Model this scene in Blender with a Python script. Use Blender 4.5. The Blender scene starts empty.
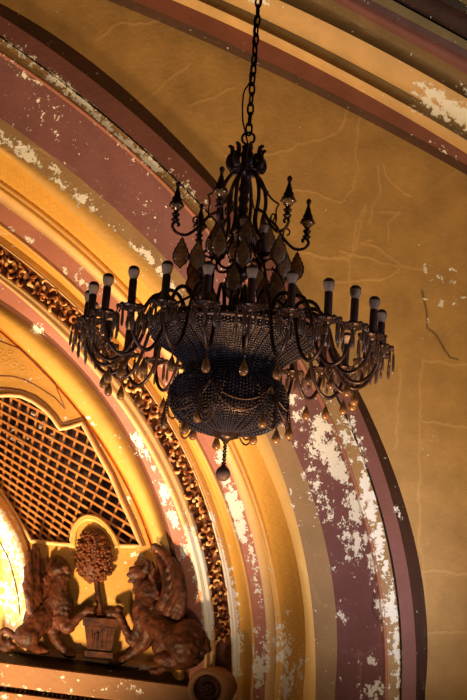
import bpy, bmesh, math, random
import numpy as np
from mathutils import Vector, Matrix
rnd = random.Random(7)
PI = math.pi
col = bpy.context.scene.collection
scn = bpy.context.scene

# ------------------------------------------------------------------ camera
F, PITCH, YAW, ROLL = 1400.0, math.radians(12.8), math.radians(-8.0), math.radians(4.3)
CAM = np.array([2.0, -13.0, 5.0])
cy, sy, cp, sp = math.cos(YAW), math.sin(YAW), math.cos(PITCH), math.sin(PITCH)
fw = np.array([sy*cp, cy*cp, sp]); rt = np.array([cy, -sy, 0.0]); up = np.cross(rt, fw)
RT = math.cos(ROLL)*rt + math.sin(ROLL)*up*1.0
UP = -math.sin(ROLL)*rt + math.cos(ROLL)*up
cam = bpy.data.objects.new('camera', bpy.data.cameras.new('camera'))
col.objects.link(cam)
m = Matrix.Identity(4)
for i in range(3):
    m[i][0], m[i][1], m[i][2], m[i][3] = RT[i], UP[i], -fw[i], CAM[i]
cam.matrix_world = m
cam.data.sensor_fit = 'VERTICAL'; cam.data.sensor_height = 36; cam.data.lens = F/700*36
cam.data.clip_end = 200
scn.camera = cam

def ray(px, py):
    px = np.asarray(px, float); py = np.asarray(py, float)
    return fw + RT*((px-233.5)/F)[..., None] - UP*((py-350)/F)[..., None]
def W(px, py, d):
    """point of the wall region seen at (px,py), d metres behind the wall's front plane"""
    v = ray(px, py); t = (np.asarray(d, float)-CAM[1])/v[..., 1]
    return CAM + v*t[..., None]

# ------------------------------------------------------------------ light
scn.view_settings.view_transform = 'Standard'; scn.view_settings.look = 'None'
scn.view_settings.gamma = 1; scn.view_settings.exposure = 0.0; scn.view_settings.use_curve_mapping = False
w = bpy.data.worlds.new('world'); scn.world = w; w.use_nodes = True
w.node_tree.nodes['Background'].inputs[0].default_value = (0.62, 0.50, 0.46, 1)
w.node_tree.nodes['Background'].inputs[1].default_value = 0.11
def lamp(name, kind, loc, target, power, color, size=0.5, angle=60, blend=1.0):
    l = bpy.data.lights.new(name, kind); l.energy = power; l.color = color
    if kind == 'AREA': l.size = size
    else: l.shadow_soft_size = size
    if kind == 'SPOT': l.spot_size = math.radians(angle); l.spot_blend = blend
    o = bpy.data.objects.new(name, l); col.objects.link(o); o.location = loc
    o.rotation_euler = (Vector(target)-Vector(loc)).to_track_quat('-Z', 'Y').to_euler()
    return o
# warm uplight below the niche; the other spots are added fill, sources unseen
lamp('niche_uplight', 'SPOT', tuple(W(-130, 950, -1.6)), tuple(W(30, 400, 1.0)), 2700, (1.0, 0.66, 0.33), 0.25, 78, 1.0)
lamp('lunette_fill', 'SPOT', tuple(W(-150, 690, 0.7)), tuple(W(0, 560, 1.3)), 520, (1.0, 0.80, 0.55), 0.12, 60, .6)  # added spot that drives the scarred plaster to white
lamp('wall_wash', 'SPOT', tuple(W(360, 1250, -6.0)), tuple(W(320, 60, 0)), 2250, (1.0, 0.68, 0.33), 0.5, 80, 1.0)  # unseen warm fill for the flat wall
lamp('cool_spot', 'SPOT', tuple(W(600, 900, -3.2)), tuple(W(335, 530, 0)), 620, (0.70, 0.78, 1.0), 0.5, 36, 1.0)  # unseen cool spot from lower right onto the plum bands
v0 = ray(233.5, 334.0); DIST = 8.1
ORG = CAM+v0/np.linalg.norm(v0)*DIST
lamp('chandelier_fill', 'SPOT', (ORG[0]-1.2, ORG[1]-2.2, ORG[2]-4.0), tuple(ORG), 300, (0.66, 0.70, 1.0), 0.25, 34, .6)  # added cool spot, kept to the chandelier
lamp('side_fill', 'SPOT', (ORG[0]+6, ORG[1]-1.2, ORG[2]-1.2), tuple(ORG), 270, (0.66, 0.70, 1.0), 0.2, 24, .6)  # unseen cool side fill, added for the bead highlights
lamp('side_fill', 'SPOT', (ORG[0]-6, ORG[1]-.2, ORG[2]-1.5), tuple(ORG), 110, (1.0, 0.75, 0.55), 0.2, 24, .6)  # unseen warm side fill, added for the chandelier

# ------------------------------------------------------------------ materials
def nodes(name):
    mt = bpy.data.materials.new(name); mt.use_nodes = True
    nt = mt.node_tree; b = nt.nodes['Principled BSDF']
    return mt, nt, b
def N(nt, t, **kw):
    n = nt.nodes.new(t)
    for k, v in kw.items(): setattr(n, k, v)
    return n
def ramp(nt, src, stops, mode='LINEAR'):
    r = N(nt, 'ShaderNodeValToRGB'); r.color_ramp.interpolation = mode
    el = r.color_ramp.elements
    while len(el) < len(stops): el.new(0.5)
    for e, (p, c) in zip(el, stops):
        e.position = p; e.color = c if len(c) == 4 else (*c, 1)
    nt.links.new(src, r.inputs[0]); return r.outputs[0]
def noise(nt, scale, detail=4, rough=.6, vec=None, dist=0):
    n = N(nt, 'ShaderNodeTexNoise'); n.inputs['Scale'].default_value = scale
    n.inputs['Detail'].default_value = detail; n.inputs['Roughness'].default_value = rough
    n.inputs['Distortion'].default_value = dist
    if vec is None:
        g = N(nt, 'ShaderNodeNewGeometry'); vec = g.outputs['Position']
    nt.links.new(vec, n.inputs['Vector']); return n.outputs['Fac']
def math_(nt, op, a, b=None, clamp=False):
    n = N(nt, 'ShaderNodeMath', operation=op); n.use_clamp = clamp
    for i, v in enumerate((a, b)):
        if v is None: continue
        if isinstance(v, (int, float)): n.inputs[i].default_value = v
        else: nt.links.new(v, n.inputs[i])
    return n.outputs[0]
def mixc(nt, fac, a, b):
    n = N(nt, 'ShaderNodeMix', data_type='RGBA')
    for i, v in ((0, fac), (6, a), (7, b)):
        if isinstance(v, (int, float)): n.inputs[i].default_value = v
        elif isinstance(v, tuple): n.inputs[i].default_value = (*v[:3], 1)
        else: nt.links.new(v, n.inputs[i])
    return n.outputs[2]
def attr(nt, name):
    a = N(nt, 'ShaderNodeAttribute'); a.attribute_name = name; return a.outputs['Fac']
def paint(name, base, var=0.18, rough=0.6, peelc=(.93, .90, .84), pattern=False, bump=.25):
    """old plaster paint: mottled, flaking where the 'peel' attribute says, light and dark cracks"""
    mt, nt, b = nodes(name)
    dark = tuple(c*(1-var) for c in base); lite = tuple(min(1, c*(1+var)) for c in base)
    n1 = noise(nt, 2.6, 6, .65)
    c = mixc(nt, ramp(nt, n1, [(.3, (0, 0, 0)), (.7, (1, 1, 1))]), dark, lite)
    if pattern:
        uv = N(nt, 'ShaderNodeUVMap'); sx = N(nt, 'ShaderNodeSeparateXYZ'); nt.links.new(uv.outputs[0], sx.inputs[0])
        u, v = sx.outputs[0], sx.outputs[1]
        s1 = math_(nt, 'MULTIPLY', math_(nt, 'SINE', math_(nt, 'MULTIPLY', u, 0.30)), .26)
        vv = math_(nt, 'SUBTRACT', v, .5)
        ln = math_(nt, 'LESS_THAN', math_(nt, 'ABSOLUTE', math_(nt, 'SUBTRACT', math_(nt, 'ABSOLUTE', vv), math_(nt, 'ABSOLUTE', s1))), .075)
        s2 = math_(nt, 'LESS_THAN', math_(nt, 'ABSOLUTE', math_(nt, 'SUBTRACT', math_(nt, 'ABSOLUTE', vv), math_(nt, 'ABSOLUTE', math_(nt, 'MULTIPLY', math_(nt, 'COSINE', math_(nt, 'MULTIPLY', u, 0.30)), .2)))), .04)
        ln = math_(nt, 'MAXIMUM', ln, s2)
        c = mixc(nt, math_(nt, 'MULTIPLY', ln, .35), c, tuple(x*.72 for x in base))
    c = mixc(nt, math_(nt, 'MULTIPLY', math_(nt, 'MULTIPLY', attr(nt, 'crack'), noise(nt, 5, 3, .6)), .55, True), c, tuple(min(1, x*1.7+.08) for x in base))
    c = mixc(nt, math_(nt, 'MULTIPLY', attr(nt, 'gash'), .9, True), c, (.03, .02, .015))
    g = N(nt, 'ShaderNodeNewGeometry')
    n2 = noise(nt, 13, 8, .72); n3 = noise(nt, 42, 3, .6)
    s = math_(nt, 'ADD', math_(nt, 'MULTIPLY', n2, 1.6), math_(nt, 'MULTIPLY', n3, .5))
    s = math_(nt, 'ADD', math_(nt, 'ADD', s, -.53), math_(nt, 'MULTIPLY', attr(nt, 'peel'), .36))
    mask = ramp(nt, s, [(.80, (0, 0, 0)), (.82, (1, 1, 1))])
    rim = ramp(nt, s, [(.765, (0, 0, 0)), (.785, (1, 1, 1))])
    c = mixc(nt, math_(nt, 'MULTIPLY', rim, .45), c, tuple(x*.45 for x in base))
    pc = mixc(nt, n1, tuple(x*.9 for x in peelc), peelc)
    c = mixc(nt, mask, c, pc)
    nt.links.new(c, b.inputs['Base Color'])
    b.inputs['Roughness'].default_value = rough
    bp = N(nt, 'ShaderNodeBump'); bp.inputs['Strength'].default_value = bump; bp.inputs['Distance'].default_value = .02
    h = math_(nt, 'ADD', math_(nt, 'SUBTRACT', noise(nt, 22, 5, .6), mask), math_(nt, 'MULTIPLY', attr(nt, 'crack'), .6))
    h = math_(nt, 'SUBTRACT', h, math_(nt, 'MULTIPLY', attr(nt, 'gash'), 2.0))
    nt.links.new(h, bp.inputs['Height']); nt.links.new(bp.outputs[0], b.inputs['Normal'])
    return mt
def simple(name, base, rough=.5, metal=0., base2=None, scale=12, bump=0., coat=0., trans=0., stops=(.35, .65), spec=None):
    mt, nt, b = nodes(name)
    if base2:
        c = mixc(nt, ramp(nt, noise(nt, scale, 5, .6), [(stops[0], (0, 0, 0)), (stops[1], (1, 1, 1))]), base, base2)
    else:
        c = mixc(nt, ramp(nt, noise(nt, scale, 4, .6), [(.3, (0, 0, 0)), (.7, (1, 1, 1))]), tuple(x*.85 for x in base), base)
    nt.links.new(c, b.inputs['Base Color'])
    b.inputs['Roughness'].default_value = rough; b.inputs['Metallic'].default_value = metal
    b.inputs['Coat Weight'].default_value = coat; b.inputs['Transmission Weight'].default_value = trans
    if spec is not None: b.inputs['Specular IOR Level'].default_value = spec
    if bump:
        bp = N(nt, 'ShaderNodeBump'); bp.inputs['Strength'].default_value = bump; bp.inputs['Distance'].default_value = .01
        nt.links.new(noise(nt, scale*3, 4, .6), bp.inputs['Height']); nt.links.new(bp.outputs[0], b.inputs['Normal'])
    return mt
M = {}
M['wall'] = paint('wall_gold', (.46, .27, .095), .22)
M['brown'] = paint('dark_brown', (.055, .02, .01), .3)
M['ledgeshade'] = paint('painted_ledge_shade', (.022, .009, .005), .3)  # shadow on the ledge top, painted as a near-black band
M['purple'] = paint('plum_rim', (.20, .075, .068), .12)
M['plum'] = paint('plum_wide', (.185, .074, .078), .15)
M['black'] = paint('black_line', (.02, .015, .02), .1)
M['ochre'] = paint('ochre_flaking', (.36, .21, .085), .25)
M['bead'] = paint('pink_bead', (.38, .15, .10), .1)
M['tan'] = paint('tan_band', (.33, .20, .10), .15)
M['gold'] = paint('gold_strip', (.76, .44, .13), .08)
M['patterned'] = paint('gold_patterned', (.68, .36, .065), .1, pattern=True)
M['pink'] = paint('pink_band', (.46, .18, .13), .12)
M['cream'] = paint('cream_strip', (.78, .49, .22), .1)
M['cove'] = paint('gold_cove', (.64, .35, .07), .12)
M['line'] = paint('brown_line', (.16, .055, .03), .2)
M['groove'] = paint('orange_groove', (.75, .25, .03), .2)
M['panel'] = paint('panel_gold', (.62, .33, .075), .12)
M['beamred'] = paint('beam_red', (.20, .065, .045), .15)
M['beamgold'] = paint('beam_gold', (.62, .39, .17), .15)
M['beamdark'] = paint('beam_olive', (.20, .125, .05), .2)
M['beampurple'] = paint('beam_purple', (.10, .045, .06), .2)
M['olive'] = paint('beam_grey_olive', (.16, .13, .075), .15)
M['oxblood'] = paint('beam_oxblood', (.035, .008, .008), .5)
M['ledge'] = paint('ledge_peach', (.29, .14, .06), .15)
M['lunette'] = paint('lunette_orange', (.70, .38, .14), .2)
def frieze_mat():
    mt, nt, b = nodes('gilded_carving')
    n = noise(nt, 12, 2, .5)
    c = ramp(nt, n, [(.34, (.04, .01, .004)), (.45, (.28, .07, .015)), (.54, (.55, .20, .04)), (.60, (.9, .62, .26))])
    nt.links.new(c, b.inputs['Base Color']); b.inputs['Roughness'].default_value = .45
    bp = N(nt, 'ShaderNodeBump'); bp.inputs['Strength'].default_value = .5; bp.inputs['Distance'].default_value = .02
    nt.links.new(noise(nt, 45, 4, .6), bp.inputs['Height']); nt.links.new(bp.outputs[0], b.inputs['Normal'])
    return mt
M['frieze'] = frieze_mat()
M['bronze'] = simple('bronze_paint', (.020, .006, .003), .55, .0, (.095, .024, .008), 9, .5, coat=.0, spec=.3)
M['leafbronze'] = simple('bronze_leaf', (.022, .006, .003), .55, 0., (.19, .05, .012), 20, .3, spec=.3)
M['lattice'] = simple('lattice_wood', (.45, .17, .04), .6, 0., (.62, .27, .07), 4, .2)
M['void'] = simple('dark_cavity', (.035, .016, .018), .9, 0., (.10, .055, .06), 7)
M['dust'] = simple('pale_plaster_rubble', (.75, .62, .52), .8, 0., (.5, .36, .3), 9)
M['iron'] = simple('dark_bronze_metal', (.05, .022, .015), .36, .6, (.09, .04, .024), 20, .1)
M['chain'] = simple('black_iron', (.025, .014, .01), .4, .6)
M['candle'] = simple('brown_candle_sleeve', (.13, .06, .035), .6)
M['bulb'] = simple('frosted_bulb', (.64, .40, .22), .5, 0, (.52, .31, .16), 20)
M['bulbtip'] = simple('dark_bulb_top', (.12, .06, .035), .35)  # bulb top darker than the frosted glass below
M['beads'] = simple('smoky_glass_bead', (.075, .058, .072), .18, .55, coat=1.)
M['drop'] = simple('amber_crystal', (.48, .20, .045), .2, 0., (.22, .08, .02), 14, coat=.15, trans=.35)
M['leafdrop'] = simple('amber_leaf_crystal', (.55, .27, .075), .35, 0., (.26, .11, .03), 30, .4, coat=.1, trans=.35)
M['prism'] = simple('smoked_prism', (.20, .10, .05), .25, 0., (.09, .04, .02), 18, coat=.15, trans=.3)
M['goldcup'] = simple('aged_brass_cup', (.42, .22, .08), .25, .6)
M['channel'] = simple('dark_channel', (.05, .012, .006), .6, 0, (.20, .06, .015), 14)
M['cloth'] = simple('grey_plaster_floor', (.2, .15, .12), .9)

# ------------------------------------------------------------------ wear on the plaster, as painted marks in place
def seg_dist(X, Y, pts):
    D = np.full(X.shape, 1e9)
    for (x0, y0), (x1, y1) in zip(pts[:-1], pts[1:]):
        dx, dy = x1-x0, y1-y0; t = np.clip(((X-x0)*dx+(Y-y0)*dy)/(dx*dx+dy*dy+1e-9), 0, 1)
        D = np.minimum(D, np.hypot(X-x0-t*dx, Y-y0-t*dy))
    return D
# (x, y, rx, ry, angle deg (down-right +), strength)
BLOBS = [
 # left upper tan edge flakes along the arch
 (8,141,18,6,35,.9),(24,152,16,8,40,1.0),(55,172,9,7,40,.8),(42,170,10,5,40,.7),(62,185,14,5,38,1.),(80,198,14,8,38,1.1),(92,208,10,5,38,.9),
 (110,226,10,4,45,.7),(133,247,8,4,45,.8),(148,258,12,6,50,1.0),(160,272,9,6,50,1.),(175,290,10,6,50,.9),
 (38,98,7,5,30,.55),(52,110,12,8,40,.5),(40,115,5,8,0,.5),(57,137,4,8,0,.5),(33,128,5,4,0,.45),(25,76,18,4,35,.6),(8,60,14,4,30,.5),(60,84,14,5,38,.6),(82,120,3,3,0,.4),(129,190,4,4,0,.8),(146,214,3,3,0,.6),(155,218,8,5,20,.45),
 (104,124,16,5,42,1.),(126,143,16,6,44,1.),(150,163,16,6,45,1.1),(20,50,20,6,35,.8),(60,82,20,7,38,1.),(84,103,14,5,40,.9),(56,80,8,8,40,.8),(175,172,14,6,45,.8),(190,190,18,8,50,.8),(205,205,10,6,50,.7),
 # pink band left
 (30,240,5,3,35,1.),(65,270,7,3,50,.8),(80,283,8,4,50,1.),(90,296,10,4,45,.9),(12,230,8,2,35,.4),
 (36,329,7,5,35,1.4),(5,234,5,2,20,.8),(12,246,4,2,0,.7),
 # inner pink band patches (130-180, 435-550)
 (138,440,5,10,-30,1.2),(143,452,6,6,0,1.),(153,467,2.5,2.5,0,1.),(160,484,4,6,0,1.1),(164,495,5,11,-20,1.3),(174,520,5,9,-20,1.3),(184,551,5,6,0,1.3),
 # cream strips beside the carving
 (197,560,6,40,-12,1.7),(206,600,5,45,-4,2.0),(202,580,6,30,-8,1.6),(214,540,5,26,-18,1.6),(224,580,6,40,-10,1.9),(233,625,5,45,-3,2.2),(236,650,4,30,0,2.0),(211,520,4,14,-20,1.3),
 (240,640,5,18,0,.8),
 # second pink band right
 (222,455,6,7,-20,1.3),(226,478,5,6,0,1.1),(233,500,6,18,-15,1.5),(240,525,5,16,-10,1.4),(237,515,5,10,0,1.3),(252,550,4,8,0,.7),(256,570,5,14,-5,.9),(258,590,5,12,0,.8),(254,602,6,6,0,.7),(256,630,4,8,0,.8),(258,672,6,20,0,1.2),(266,655,8,25,0,.75),
 (285,650,8,26,-4,1.1),(288,685,10,22,0,1.1),(289,613,4,6,0,.9),(275,640,6,20,0,.7),(300,670,6,20,0,.7),
 # big patches on the right of the plum reveal
 (322,425,16,10,30,1.1),(318,440,10,22,10,1.1),(330,455,10,24,-25,1.5),(340,470,8,16,-20,1.3),(312,470,5,10,0,.9),(318,490,5,12,-10,1.0),(328,510,4,14,-20,.9),(320,500,10,25,-25,.7),
 (352,495,8,12,0,1.1),(358,510,12,16,-20,1.3),(350,530,12,16,-20,.9),(362,540,10,12,-10,.9),(346,550,5,10,0,.8),(357,555,10,12,0,.7),(335,568,4,5,0,.9),(372,560,5,14,-10,.9),(379,605,5,8,0,1.3),(381,620,4,9,0,.9),(375,585,4,8,0,.6),(342,615,6,9,0,.6),(345,620,3,4,0,.8),(347,676,3,3,0,.9),(372,662,8,6,0,.7),(375,690,12,10,0,1.1),
 (300,415,10,14,20,.8),(289,400,10,10,0,.8),(296,440,6,8,0,.4),(310,455,6,20,-20,.6),(305,478,4,4,0,.6),
 # ochre strip right
 (362,450,6,25,-15,.8),(366,490,6,20,-10,1.1),(372,510,5,20,-10,1.0),(380,540,6,22,-10,.9),(385,570,5,20,-8,.9),(392,610,6,26,-5,1.),(396,640,4,30,0,1.),(399,670,3,30,0,1.),(388,620,4,30,0,.6),(352,425,8,16,-20,.8),(345,435,6,14,-20,.8),
 (396,511,5,4,20,1.),(399,516,6,3,30,.7),(395,535,4,14,0,.35),
 (292,500,3,10,0,.5),(308,585,3,3,0,.7),(316,610,2,2,0,.7),(315,650,2,12,0,.5),(298,520,3,4,0,.5),
 # wall, grey-white scars
 (426,268,5,9,0,.75),(440,276,12,7,10,.72),(456,270,12,6,10,.7),(455,282,10,6,20,.7),(428,297,6,5,0,.6),(445,303,14,4,5,.8),(424,260,3,5,0,.7),(461,300,8,7,0,.6),(452,335,14,6,10,.48),(430,445,12,20,10,.36),(428,325,4,10,0,.4),
 # the moulding overhead
 (422,86,9,7,20,1.0),(434,95,14,8,28,1.3),(450,108,18,9,30,1.6),(464,116,16,10,30,1.7),(430,103,16,8,30,1.2),(446,118,14,6,30,.9),(413,92,7,3,20,.9),(465,90,9,6,20,1.0),(416,110,10,5,30,.85),(436,112,12,9,30,1.),(425,120,12,4,30,.6),(434,143,5,4,20,.7),(444,150,8,3,30,.6),(262,2,18,4,10,.9),(475,128,16,10,30,1.2),
 # gold panel
 (105,548,8,4,-10,.9),(137,556,8,4,-8,.9),(88,418,4,2,20,.9),(92,424,3,4,0,.8),(66,420,5,2,-5,.7),(102,440,2,6,0,.5),(128,495,3,12,0,.5),(137,530,3,12,0,.6),(144,528,2,3,0,.9),
 # lunette
 (10,540,22,40,-20,.75),(8,600,26,40,0,.62),(20,570,8,30,-8,.7),(0,520,14,20,-40,.8),
 # ledge
 (60,676,4,3,0,.7),(80,674,3,2,0,.7),(130,688,14,4,5,.7),(100,690,8,3,0,.6),(40,690,20,3,8,.5),(4,690,6,12,0,.6),(145,668,8,3,8,1.),(65,653,16,3,10,.8),
]
CR = [[(190,105),(215,97),(234,87)],[(225,155),(262,155),(277,152),(291,149),(297,143),(315,140),(332,135),(342,126),(347,110)],
 [(361,110),(358,140),(355,151),(359,170),(353,189),(341,202),(332,199),(315,192),(297,189),(285,192)],[(378,165),(380,193),(372,207),(370,222)],[(384,165),(386,174),(400,188),(412,196)],[(380,212),(400,212),(388,222),(388,240)],
 [(366,209),(360,228),(357,243),(349,259),(330,258),(312,253),(300,252)],[(300,252),(321,257),(354,254),(357,221),(366,205)],[(349,259),(350,300),(347,330)],[(400,263),(378,247),(362,243),(372,240)],[(340,250),(380,262),(423,268)],[(330,282),(360,280),(385,278),(400,268)],
 [(423,359),(420,390),(420,447),(418,500),(423,560),(424,634),(424,690)],[(423,359),(445,362),(467,364)],[(400,368),(398,400),(396,447)],[(421,420),(440,423),(467,427)],[(421,571),(467,573)],[(426,634),(445,631),(467,632)],[(190,62),(160,88),(140,102)],
 [(5,150),(40,150),(75,172),(98,142)],[(300,560),(312,585),(322,605),(345,610)],[(337,650),(360,655),(385,645)],[(360,650),(362,700)],[(95,40),(120,22),(160,20)],
 [(88,600),(98,588),(112,600)],[(104,640),(113,628),(108,600)],[(330,15),(360,26),(380,40)]]
GA = [[(422,290),(427,312),(427,327),(436,334),(444,348),(450,357),(458,359)],[(3,548),(9,558),(15,580),(20,612)],[(375,590),(373,610),(380,622)]]
def jitter(c, amp=1.6):
    for _ in range(4):
        o = [c[0]]
        for a, b in zip(c[:-1], c[1:]):
            L = math.hypot(b[0]-a[0], b[1]-a[1]); k = min(amp, L*.09)
            o += [((a[0]+b[0])/2+rnd.uniform(-k, k), (a[1]+b[1])/2+rnd.uniform(-k, k)), b]
        c = o
    return c
CR = [jitter(c) for c in CR]
def wear(X, Y):
    pe = np.zeros(X.shape)
    for (x, y, rx, ry, a, s) in BLOBS:
        sel = (np.abs(X-x) < 2.2*max(rx, ry)) & (np.abs(Y-y) < 2.2*max(rx, ry))
        if not sel.any(): continue
        a = math.radians(a); dx = X[sel]-x; dy = Y[sel]-y
        u = (dx*math.cos(a)+dy*math.sin(a))/rx; v = (-dx*math.sin(a)+dy*math.cos(a))/ry
        pe[sel] = np.maximum(pe[sel], s*np.exp(-(u*u+v*v)*.9))
    cr = np.zeros(X.shape)
    for c in CR: cr = np.maximum(cr, np.exp(-(seg_dist(X, Y, c)/1.1)**2))
    ga = np.zeros(X.shape)
    for c in GA: ga = np.maximum(ga, np.exp(-(seg_dist(X, Y, c)/.8)**2))
    return pe, cr, ga

# ------------------------------------------------------------------ object helpers
def link(name, me, mats, parent=None, smooth=True):
    if not isinstance(mats, (list, tuple)): mats = [mats]
    for a in mats: me.materials.append(a)
    if smooth:
        me.polygons.foreach_set('use_smooth', [True]*len(me.polygons))
    o = bpy.data.objects.new(name, me); col.objects.link(o)
    if parent: o.parent = parent
    return o
def struct(o): o['kind'] = 'structure'; return o
def thing(o, label, cat, group=None):
    o['label'] = label; o['category'] = cat
    if group: o['group'] = group
    return o
def empty(name, loc): 
    o = bpy.data.objects.new(name, None); col.objects.link(o); o.location = Vector(loc); o.empty_display_size = .1
    return o
def grid_mesh(name, X, Y, D, wearing=True, base=0.):
    """regular grid of seen points X,Y at depth D -> mesh with wear attributes and a UV (arc, across)"""
    nu, nv = X.shape
    P = W(X, Y, D)
    me = bpy.data.meshes.new(name)
    idx = np.arange(nu*nv).reshape(nu, nv)
    q = np.stack([idx[:-1, :-1], idx[:-1, 1:], idx[1:, 1:], idx[1:, :-1]], -1).reshape(-1, 4)
    me.from_pydata(P.reshape(-1, 3).tolist(), [], q.tolist())
    if wearing:
        pe, cr, ga = wear(X, Y)
        for nm, v in (('peel', pe+base), ('crack', cr), ('gash', ga)):
            a = me.attributes.new(nm, 'FLOAT', 'POINT'); a.data.foreach_set('value', v.reshape(-1).astype(np.float32))
    uv = me.uv_layers.new(name='UVMap')
    arc = np.concatenate([[0], np.cumsum(np.hypot(np.diff(X[:, nv//2]), np.diff(Y[:, nv//2])))])
    U = np.repeat(arc[:, None], nv, 1).reshape(-1); V = np.repeat(np.linspace(0, 1, nv)[None], nu, 0).reshape(-1)
    li = q.reshape(-1); uv.data.foreach_set('uv', np.stack([U[li], V[li]], -1).reshape(-1).astype(np.float32))
    return me
class MB:
    """collects pieces into one mesh"""
    def __init__(s): s.v = []; s.f = []; s.mi = []
    def add(s, v, f, mi=0):
        k = len(s.v); s.v += [tuple(map(float, p)) for p in v]; s.f += [tuple(i+k for i in q) for q in f]; s.mi += [mi]*len(f)
    def tube(s, pts, r, n=8, mi=0, cap=True, closed=False):
        pts = [Vector(p) for p in pts]; m_ = len(pts)
        rs = r if hasattr(r, '__len__') else [r]*m_
        vs = []; ref = None
        for i, p in enumerate(pts):
            if closed: t = pts[(i+1) % m_]-pts[i-1]
            else: t = pts[min(i+1, m_-1)]-pts[max(i-1, 0)]
            if t.length < 1e-9: t = Vector((0, 0, 1))
            t.normalize()
            if ref is None: ref = t.orthogonal()
            ref = ref-t*ref.dot(t)
            if ref.length < 1e-6: ref = t.orthogonal()
            ref.normalize(); b = t.cross(ref)
            for k in range(n):
                a = 2*PI*k/n; vs.append(p+(ref*math.cos(a)+b*math.sin(a))*rs[i])
        f = []
        for i in range(m_ if closed else m_-1):
            j = (i+1) % m_
            for k in range(n): f.append((i*n+k, i*n+(k+1) % n, j*n+(k+1) % n, j*n+k))
        if cap and not closed: f.append(tuple(range(n-1, -1, -1))); f.append(tuple((m_-1)*n+k for k in range(n)))
        s.add(vs, f, mi)
    def lathe(s, prof, n=20, mi=0, org=(0, 0, 0), axis=None, cap=True, phase=0, mifn=None):
        """prof: (r,z) list; spun about z (or about axis) through org"""
        q = Vector((0, 0, 1)).rotation_difference(Vector(axis)) if axis is not None else None
        vs = []
        for (r, z) in prof:
            for k in range(n):
                a = 2*PI*k/n+phase; p = Vector((r*math.cos(a), r*math.sin(a), z))
                if q: p = q @ p
                vs.append(p+Vector(org))
        k0 = len(s.f); f = []
        for i in range(len(prof)-1):
            for k in range(n): f.append((i*n+k, i*n+(k+1) % n, (i+1)*n+(k+1) % n, (i+1)*n+k))
        if cap: f.append(tuple(range(n-1, -1, -1))); f.append(tuple((len(prof)-1)*n+k for k in range(n)))
        s.add(vs, f, mi)
        if mifn:
            for i in range(len(prof)-1):
                for k in range(n): s.mi[k0+i*n+k] = mifn(i)
            s.mi[-1] = mifn(len(prof)-2); 
    def ball(s, c, r, n=10, mi=0, sc=(1, 1, 1), rot=None):
        prof = [(math.sin(PI*i/n), -math.cos(PI*i/n)) for i in range(n+1)]
        vs = []; nn = n*2
        for (rr, z) in prof:
            for k in range(nn):
                a = 2*PI*k/nn; p = Vector((rr*math.cos(a)*sc[0], rr*math.sin(a)*sc[1], z*sc[2]))*r
                if rot: p = rot @ p
                vs.append(p+Vector(c))
        f = [(i*nn+k, i*nn+(k+1) % nn, (i+1)*nn+(k+1) % nn, (i+1)*nn+k) for i in range(n) for k in range(nn)]
        s.add(vs, f, mi)
    def box(s, pts8, mi=0):
        s.add(pts8, [(0, 1, 2, 3), (7, 6, 5, 4), (0, 4, 5, 1), (1, 5, 6, 2), (2, 6, 7, 3), (3, 7, 4, 0)], mi)
    def build(s, name, mats, parent=None, smooth=True):
        me = bpy.data.meshes.new(name); me.from_pydata(s.v, [], s.f)
        me.polygons.foreach_set('material_index', s.mi)
        me.validate()
        return link(name, me, mats, parent, smooth)
def smooth_path(pts, n=8):
    """Catmull-Rom through points"""
    P = [Vector(p) for p in pts]; P = [P[0]*2-P[1]]+P+[P[-1]*2-P[-2]]; o = []
    for i in range(1, len(P)-2):
        for k in range(n):
            t = k/n; a, b, c, d = P[i-1:i+3]
            o.append(.5*((2*b)+(c-a)*t+(2*a-5*b+4*c-d)*t*t+(3*b-a-3*c+d)*t**3))
    o.append(P[-2]); return o

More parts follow.
